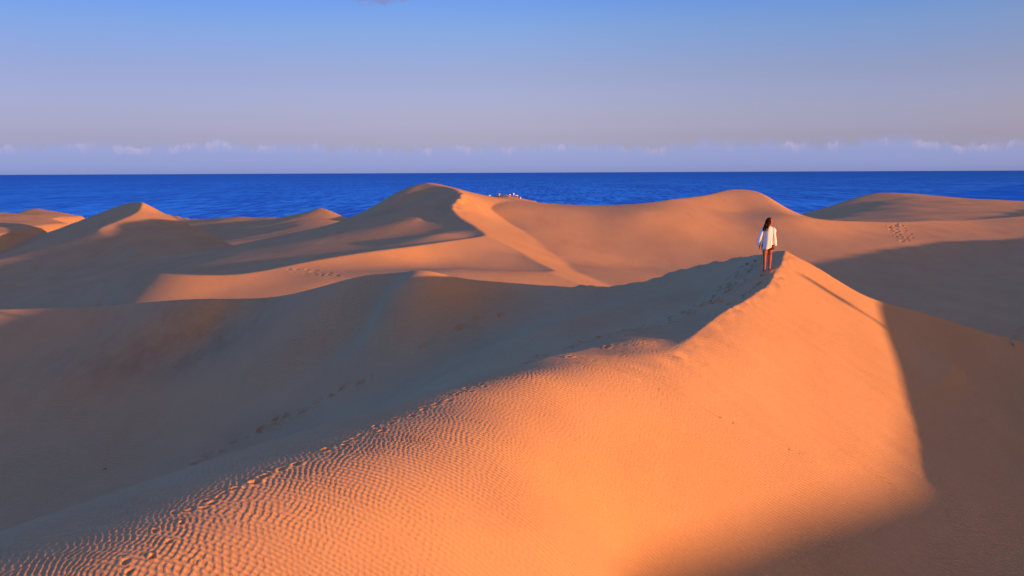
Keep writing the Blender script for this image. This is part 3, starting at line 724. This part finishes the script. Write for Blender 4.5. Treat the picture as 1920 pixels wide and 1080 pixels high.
def walker_figure():
    """Young woman about 1.62 m tall, standing with her back to -Y, looking over her right shoulder."""
    root = bpy.data.objects.new('person', None); COL.objects.link(root)
    V, E = {}, []
    V['pelvis'] = ((0, 0, .86), (.135, .10)); V['waist'] = ((.005, .01, 1.00), (.105, .08)); V['chest'] = ((.012, .015, 1.17), (.125, .09))
    V['upper'] = ((.018, .01, 1.30), (.12, .075)); V['neck'] = ((.024, .02, 1.385), .047); V['jaw'] = ((.030, .03, 1.43), .047)
    E += [('pelvis', 'waist'), ('waist', 'chest'), ('chest', 'upper'), ('upper', 'neck'), ('neck', 'jaw')]
    for s_, t in ((-1, 'l'), (1, 'r')):
        kx, ky = (-.075, .02) if s_ < 0 else (.082, .075)
        fx, fy = (-.075, 0.0) if s_ < 0 else (.07, .03)
        fz = 0.0 if s_ < 0 else .03
        V[t + 'hip'] = ((s_ * .078, .0, .78), (.088, .088)); V[t + 'thigh'] = ((s_ * .08, .015, .63), .078)
        V[t + 'knee'] = ((kx, ky, .45 + fz), .053); V[t + 'calf'] = ((kx, (ky + fy) / 2 - .025, .32 + fz), .053)
        V[t + 'ankle'] = ((fx, fy - .01, .075 + fz), .033); V[t + 'heel'] = ((fx, fy - .03, .03 + fz), .03)
        V[t + 'ball'] = ((fx + s_ * .02, fy + .12, .022 + fz), (.036, .02)); V[t + 'toe'] = ((fx + s_ * .025, fy + .17, .016 + fz), (.03, .013))
        E += [('pelvis', t + 'hip'), (t + 'hip', t + 'thigh'), (t + 'thigh', t + 'knee'), (t + 'knee', t + 'calf'), (t + 'calf', t + 'ankle'),
              (t + 'ankle', t + 'heel'), (t + 'ankle', t + 'ball'), (t + 'ball', t + 'toe')]
        out = .240 if s_ < 0 else .205
        V[t + 'shoulder'] = ((s_ * .128 + .018, .01, 1.285), .043); V[t + 'elbow'] = ((s_ * (out - .02) + .01, -.03, 1.04), .038)
        V[t + 'wrist'] = ((s_ * out, .015, .82), .026)
        E += [('upper', t + 'shoulder'), (t + 'shoulder', t + 'elbow'), (t + 'elbow', t + 'wrist')]
        hand(V, E, t + 'wrist', (s_ * out, .025, .765), (0, .08, -1), (0, 1, 0), t, (-s_, 0, 0))
    def head(bm):
        # skull with face, turned to the right
        hc = Matrix.Translation((.036, .035, 1.505)) @ Matrix.Rotation(math.radians(-68), 4, 'Z') @ Matrix.Rotation(math.radians(4), 4, 'X')
        r = bmesh.ops.create_uvsphere(bm, u_segments=24, v_segments=18, radius=1.0)
        for v in r['verts']:
            x, y, z = v.co
            w = 1 - .30 * max(0, -z) ** 1.5 * (1 if y > -.4 else .6)
            px, py, pz = x * .073 * w, y * .094 * (1 - .12 * max(0, -z)), z * .112
            if y > .3:
                f = math.exp(-(x / .22) ** 2)
                py += .022 * f * math.exp(-((z + .12) / .16) ** 2) + .008 * f * math.exp(-((z - .05) / .2) ** 2)     # nose and bridge
                py += .010 * math.exp(-(x / .32) ** 2) * math.exp(-((z + .46) / .12) ** 2)                           # lips
                py += .012 * math.exp(-(x / .3) ** 2) * math.exp(-((z + .85) / .2) ** 2)                             # chin
                py -= .008 * (math.exp(-((abs(x) - .42) / .16) ** 2)) * math.exp(-((z - .02) / .12) ** 2)            # eye sockets
            v.co = hc @ Vector((px, py, pz))
        for sx in (-1, 1):
            q = bmesh.ops.create_uvsphere(bm, u_segments=8, v_segments=6, radius=.010, matrix=hc @ Matrix.Translation((sx * .031, .076, .003)))
            for v in q['verts']:
                for f in v.link_faces: f.material_index = 1
            q = bmesh.ops.create_uvsphere(bm, u_segments=8, v_segments=6, radius=1.0, matrix=hc @ Matrix.Translation((sx * .072, -.005, -.008)) @ Matrix.Diagonal((.010, .018, .030, 1)))
        q = bmesh.ops.create_uvsphere(bm, u_segments=10, v_segments=6, radius=1.0, matrix=hc @ Matrix.Translation((0, .092, -.052)) @ Matrix.Diagonal((.022, .008, .008, 1)))
        for v in q['verts']:
            for f in v.link_faces: f.material_index = 2
    body = skin_body('body', V, E, [skin_mat, eye_mat, lip_mat], head, 2)
    body.parent = root
    # hair: a cap over the skull that runs into long locks falling over the left shoulder
    rng = random.Random(5)
    bm = bmesh.new()
    hc = Matrix.Translation((.032, .026, 1.517)) @ Matrix.Rotation(math.radians(-68), 4, 'Z')
    r = bmesh.ops.create_uvsphere(bm, u_segments=24, v_segments=16, radius=1.0)
    kill = []
    for v in r['verts']:
        x, y, z = v.co
        if y > .34 - .25 * max(0, z) * 0 and z < .62: kill.append(v)
        bump = 1 + .03 * math.sin(9 * math.atan2(y, x) + 5 * z)
        v.co = hc @ Vector((x * .090 * bump, y * .108 * bump - .004, z * .118 * bump))
    bmesh.ops.delete(bm, geom=kill, context='VERTS')
    for k in range(46):
        a = rng.uniform(0, 1)
        start = hc @ Vector((.075 * math.cos(math.pi * (.95 + 1.1 * a)), .085 * math.sin(math.pi * (.95 + 1.1 * a)), rng.uniform(-.05, .04)))
        end = Vector((rng.uniform(-.135, .02), rng.uniform(-.13, -.03), rng.uniform(1.20, 1.36)))
        if k % 6 == 0: end += Vector((-.045, -.02, .02))
        mid = start.lerp(end, .5) + Vector((rng.uniform(-.045, .0), rng.uniform(-.05, -.01), .03))
        rings = []
        for i in range(8):
            t = i / 7
            c = start * (1 - t) ** 2 + mid * 2 * t * (1 - t) + end * t * t
            c += Vector((.012 * math.sin(9 * t + k), .010 * math.cos(8 * t + 2 * k), 0))
            rad = .0205 * (1 - .75 * t ** 2.5) * rng.uniform(.9, 1.1)
            rings.append([c + Vector((rad * math.cos(b), rad * .8 * math.sin(b), 0)) for b in np.linspace(0, 2 * math.pi, 7)[:-1]])
        tube_mesh(bm, rings)
    from_bm('hair', bm, hair_mat, root)
    # loose white shirt with a slanted hem: torso tube with folds, two wide sleeves
    bm = bmesh.new()
    prof = [(1.375, .060, .058, .022), (1.352, .095, .070, .02), (1.33, .145, .086, .018), (1.27, .168, .108, .015), (1.18, .166, .124, .012), (1.08, .154, .124, .01),
            (.98, .148, .128, .008), (.90, .154, .144, .004), (.82, .162, .152, .0), (.75, .166, .156, -.006), (.69, .168, .158, -.012)]
    rings = []
    N = 48
    for i, (z, rx, ry, cx) in enumerate(prof):
        t = i / (len(prof) - 1); ring = []
        for k in range(N):
            a = 2 * math.pi * k / N
            f = 1 + t * (.07 * math.sin(8 * a + 3 * t) + .035 * math.sin(15 * a + 1 - 4 * t)) + .02 * math.sin(5 * a + 9 * t)
            x = rx * f * math.cos(a); y = ry * f * math.sin(a) + .012
            zz = z + t ** 3 * (.052 * x / .19 + .012 * math.sin(5 * a))
            ring.append(Vector((cx + x, y, zz)))
        rings.append(ring)
    tube_mesh(bm, rings, cap=False)
    for s_ in (-1, 1):
        out = .240 if s_ < 0 else .205
        path = [Vector((s_ * .115 + .018, .012, 1.305)), Vector((s_ * .160 + .012, 0, 1.235)), Vector((s_ * (out - .04) + .01, -.02, 1.13)), Vector((s_ * (out - .015), -.03, 1.03)),
                Vector((s_ * (out + .002), -.015, .94)), Vector((s_ * (out + .006), .005, .865)), Vector((s_ * (out + (.022 if s_ < 0 else .01)), .012, .805 if s_ < 0 else .79))]
        rad = [.070, .070, .060, .055, .055, .060, .074 if s_ < 0 else .056]
        rings = []
        for i, (c, r_) in enumerate(zip(path, rad)):
            d = (path[min(i + 1, 6)] - path[max(i - 1, 0)]).normalized()
            u_ = d.cross(Vector((0, 1, 0))).normalized(); v_ = d.cross(u_).normalized()
            rings.append([c + u_ * r_ * math.cos(a) * (1 + .07 * math.sin(4 * a + 2.2 * i)) + v_ * r_ * .95 * math.sin(a) * (1 + .07 * math.sin(3 * a + 1.7 * i)) for a in np.linspace(0, 2 * math.pi, 21)[:-1]])
        tube_mesh(bm, rings, cap=False)
    sh = from_bm('shirt', bm, white_cotton, root)
    so = sh.modifiers.new('cloth', 'SOLIDIFY'); so.thickness = .004
    # short dark bottoms showing under the hem
    bm = bmesh.new()
    rings = [[Vector((.146 * math.cos(a), .112 * math.sin(a), z)) for a in np.linspace(0, 2 * math.pi, 29)[:-1]] for z in (.90, .86, .79)]
    tube_mesh(bm, rings, cap=False)
    for s_ in (-1, 1):
        c = Vector((s_ * .079, .008, 0))
        rings = [[c + Vector((r_ * math.cos(a), (r_ + .006) * math.sin(a), z)) for a in np.linspace(0, 2 * math.pi, 21)[:-1]] for z, r_ in ((.82, .097), (.74, .100), (.665, .096))]
        tube_mesh(bm, rings, cap=False)
    so = from_bm('shorts', bm, dark_red_cloth, root).modifiers.new('cloth', 'SOLIDIFY'); so.thickness = .004
    return root

def set_label(o, label, cat, group=None):
    o['label'] = label; o['category'] = cat
    if group: o['group'] = group
    return o

foot = hit(1438, 508)
walker = walker_figure()
fz = ground(*foot)
# her head reaches py = 408 in the photograph
top = P(1440, 408.5, foot[1])[2]
sc_ = (top - fz + .02) / 1.625
walker.location = (foot[0], foot[1], fz + EYE - .02)
walker.scale = (sc_,) * 3
walker.rotation_euler = (0, 0, math.radians(-12))
set_label(walker, 'barefoot woman with long dark hair in a loose white shirt standing on the dune crest', 'person')
print('WALKER height', 1.625 * sc_, foot)

# the person on the ridge beside the camera whose long shadow lies across the sunlit face
base_w, base_v = cast_from(F(1655, 610))
pos = base_w * AX + (RIDGE_Q) * SUN_H
tip_w, tip_v = cast_from(F(1530, 529))
gz = ground(*pos)
print('SHADOW person', pos, 'ground v', gz, 'edge v', base_v, 'tip v', tip_v, 'w', base_w, tip_w, 'height', tip_v - gz)

def copy_tree(o, parent=None):
    c = o.copy(); COL.objects.link(c); c.parent = parent
    for ch in o.children: copy_tree(ch, c)
    return c
other = copy_tree(walker)
other.scale = (.86, .80, 1.04)
other.location = (pos[0], pos[1], gz + EYE - .02)
other.rotation_euler = (0, 0, math.radians(150))
set_label(other, 'person outside the picture on the right-hand ridge, casting the thin shadow on the sunlit face', 'person')

# people resting on the top of a far dune
def small_figure(pose, shirt_mat, legs_mat):
    root = bpy.data.objects.new('person', None); COL.objects.link(root)
    if pose == 'sit':
        V = {'pelvis': ((0, 0, .12), .14), 'chest': ((0, .02, .42), .15), 'neck': ((0, .03, .58), .06), 'head': ((0, .04, .70), .10), 'crown': ((0, .04, .78), .075)}
        E = [('pelvis', 'chest'), ('chest', 'neck'), ('neck', 'head'), ('head', 'crown')]
        for s_, t in ((-1, 'l'), (1, 'r')):
            V[t + 'hip'] = ((s_ * .10, -.05, .12), .09); V[t + 'knee'] = ((s_ * .13, -.42, .40), .065); V[t + 'foot'] = ((s_ * .12, -.60, .05), .05); V[t + 'toe'] = ((s_ * .13, -.78, .04), .035)
            V[t + 'shoulder'] = ((s_ * .18, .02, .50), .065); V[t + 'elbow'] = ((s_ * .23, -.14, .32), .045); V[t + 'hand'] = ((s_ * .14, -.38, .42), .04)
            E += [('pelvis', t + 'hip'), (t + 'hip', t + 'knee'), (t + 'knee', t + 'foot'), (t + 'foot', t + 'toe'), ('chest', t + 'shoulder'), (t + 'shoulder', t + 'elbow'), (t + 'elbow', t + 'hand')]
        z0, z1, hz, hy = .04, .56, .745, .045
    else:
        V = {'pelvis': ((0, 0, .88), .13), 'chest': ((0, 0, 1.2), .15), 'neck': ((0, 0, 1.42), .06), 'head': ((0, -.01, 1.55), .10), 'crown': ((0, -.01, 1.64), .075)}
        E = [('pelvis', 'chest'), ('chest', 'neck'), ('neck', 'head'), ('head', 'crown')]
        for s_, t in ((-1, 'l'), (1, 'r')):
            V[t + 'hip'] = ((s_ * .09, 0, .8), .09); V[t + 'knee'] = ((s_ * .1, -.02, .45), .06); V[t + 'foot'] = ((s_ * .1, .02, .06), .045); V[t + 'toe'] = ((s_ * .11, -.14, .03), .035)
            V[t + 'shoulder'] = ((s_ * .18, 0, 1.36), .065); V[t + 'elbow'] = ((s_ * .25, .03, 1.1), .045); V[t + 'hand'] = ((s_ * .22, -.10, .88), .04)
            E += [('pelvis', t + 'hip'), (t + 'hip', t + 'knee'), (t + 'knee', t + 'foot'), (t + 'foot', t + 'toe'), ('chest', t + 'shoulder'), (t + 'shoulder', t + 'elbow'), (t + 'elbow', t + 'hand')]
        z0, z1, hz, hy = .62, 1.40, 1.60, 0
    b = skin_body('body', V, E, [skin_mat], None, 1); b.parent = root
    bm = bmesh.new()
    tube_mesh(bm, [[Vector((rx * math.cos(a), .015 + ry * math.sin(a) * (1 + .06 * math.sin(5 * a)), z0 + (z1 - z0) * t)) for a in np.linspace(0, 2 * math.pi, 17)[:-1]]
                   for t, rx, ry in ((0, .235, .20), (.35, .215, .185), (.7, .225, .18), (.92, .20, .13), (1.0, .09, .08))], cap=False)
    for s_, t in ((-1, 'l'), (1, 'r')):
        a_, b_ = Vector(V[t + 'shoulder'][0]), Vector(V[t + 'elbow'][0]); d = (b_ - a_).normalized(); u_ = d.cross(Vector((0, 1, .1))).normalized(); v_ = d.cross(u_)
        tube_mesh(bm, [[c + (u_ * math.cos(q) + v_ * math.sin(q)) * r_ for q in np.linspace(0, 2 * math.pi, 11)[:-1]] for c, r_ in ((a_, .085), (a_.lerp(b_, .5), .075), (b_ + d * .06, .07))], cap=False)
    from_bm('shirt', bm, shirt_mat, root)
    bm = bmesh.new()
    bmesh.ops.create_uvsphere(bm, u_segments=12, v_segments=8, radius=1.0, matrix=Matrix.Translation((0, hy + .025, hz)) @ Matrix.Diagonal((.115, .11, .105, 1)))
    from_bm('hair', bm, hair_mat, root)
    return root

far_people = [
    (918, 366.5, 238, 'sit', white_cotton, .9, 20, 'tiny person in white sitting at the left end of the far dune top'),
    (936, 368.0, 236, 'sit', white_cotton, 1.0, -30, 'tiny person in white sitting just left of the far sand peak'),
    (956, 371.5, 233, 'sit', white_cotton, .95, 40, 'tiny person in white sitting lowest, just right of the far sand peak'),
    (963, 370.0, 234, 'stand', white_cotton, .62, 0, 'small standing figure in white, tallest of the group on the far dune top'),
    (969, 372.0, 233, 'sit', white_cotton, 1.1, 10, 'tiny person in white sitting right beside the standing figure on the far dune'),
    (975.5, 374.0, 232, 'sit', white_cotton, .8, -60, 'tiny person in white at the right end of the far dune top'),
]
for (px, py, d, pose, m, k, rz, lab) in far_people:
    f = small_figure(pose, m, None)
    x, y, _ = P(px, py, d)
    f.location = (x, y, ground(x, y) + EYE - .02)
    f.scale = (k,) * 3
    f.rotation_euler = (0, 0, math.radians(rz))
    set_label(f, lab, 'person', 'people resting on the far dune top')

# a bit of driftwood on the floor of the hollow
tx, ty = hit(197, 882)
bm = bmesh.new()
def stick(bm, pts, r):
    rings = []
    for i, p in enumerate(pts):
        d = (Vector(pts[min(i + 1, len(pts) - 1)]) - Vector(pts[max(i - 1, 0)])).normalized(); u_ = d.orthogonal().normalized(); v_ = d.cross(u_)
        rr_ = r * (1 - .6 * i / (len(pts) - 1))
        rings.append([Vector(p) + (u_ * math.cos(a) + v_ * math.sin(a)) * rr_ for a in np.linspace(0, 2 * math.pi, 8)[:-1]])
    tube_mesh(bm, rings)
stick(bm, [(-.07, .02, .012), (-.02, 0, .03), (.03, -.012, .045), (.085, -.02, .05)], .011)
stick(bm, [(-.005, -.004, .035), (.02, .02, .07), (.03, .03, .11)], .007)
wood_mat = plain_mat('grey_brown_wood', (.05, .036, .026), .9, .05, .35)
tw = from_bm('twig', bm, wood_mat, None)
tw.location = (tx, ty, ground(tx, ty) + EYE + .005)
set_label(tw, 'small dark twig lying alone on the shaded hollow floor at lower left', 'twig')
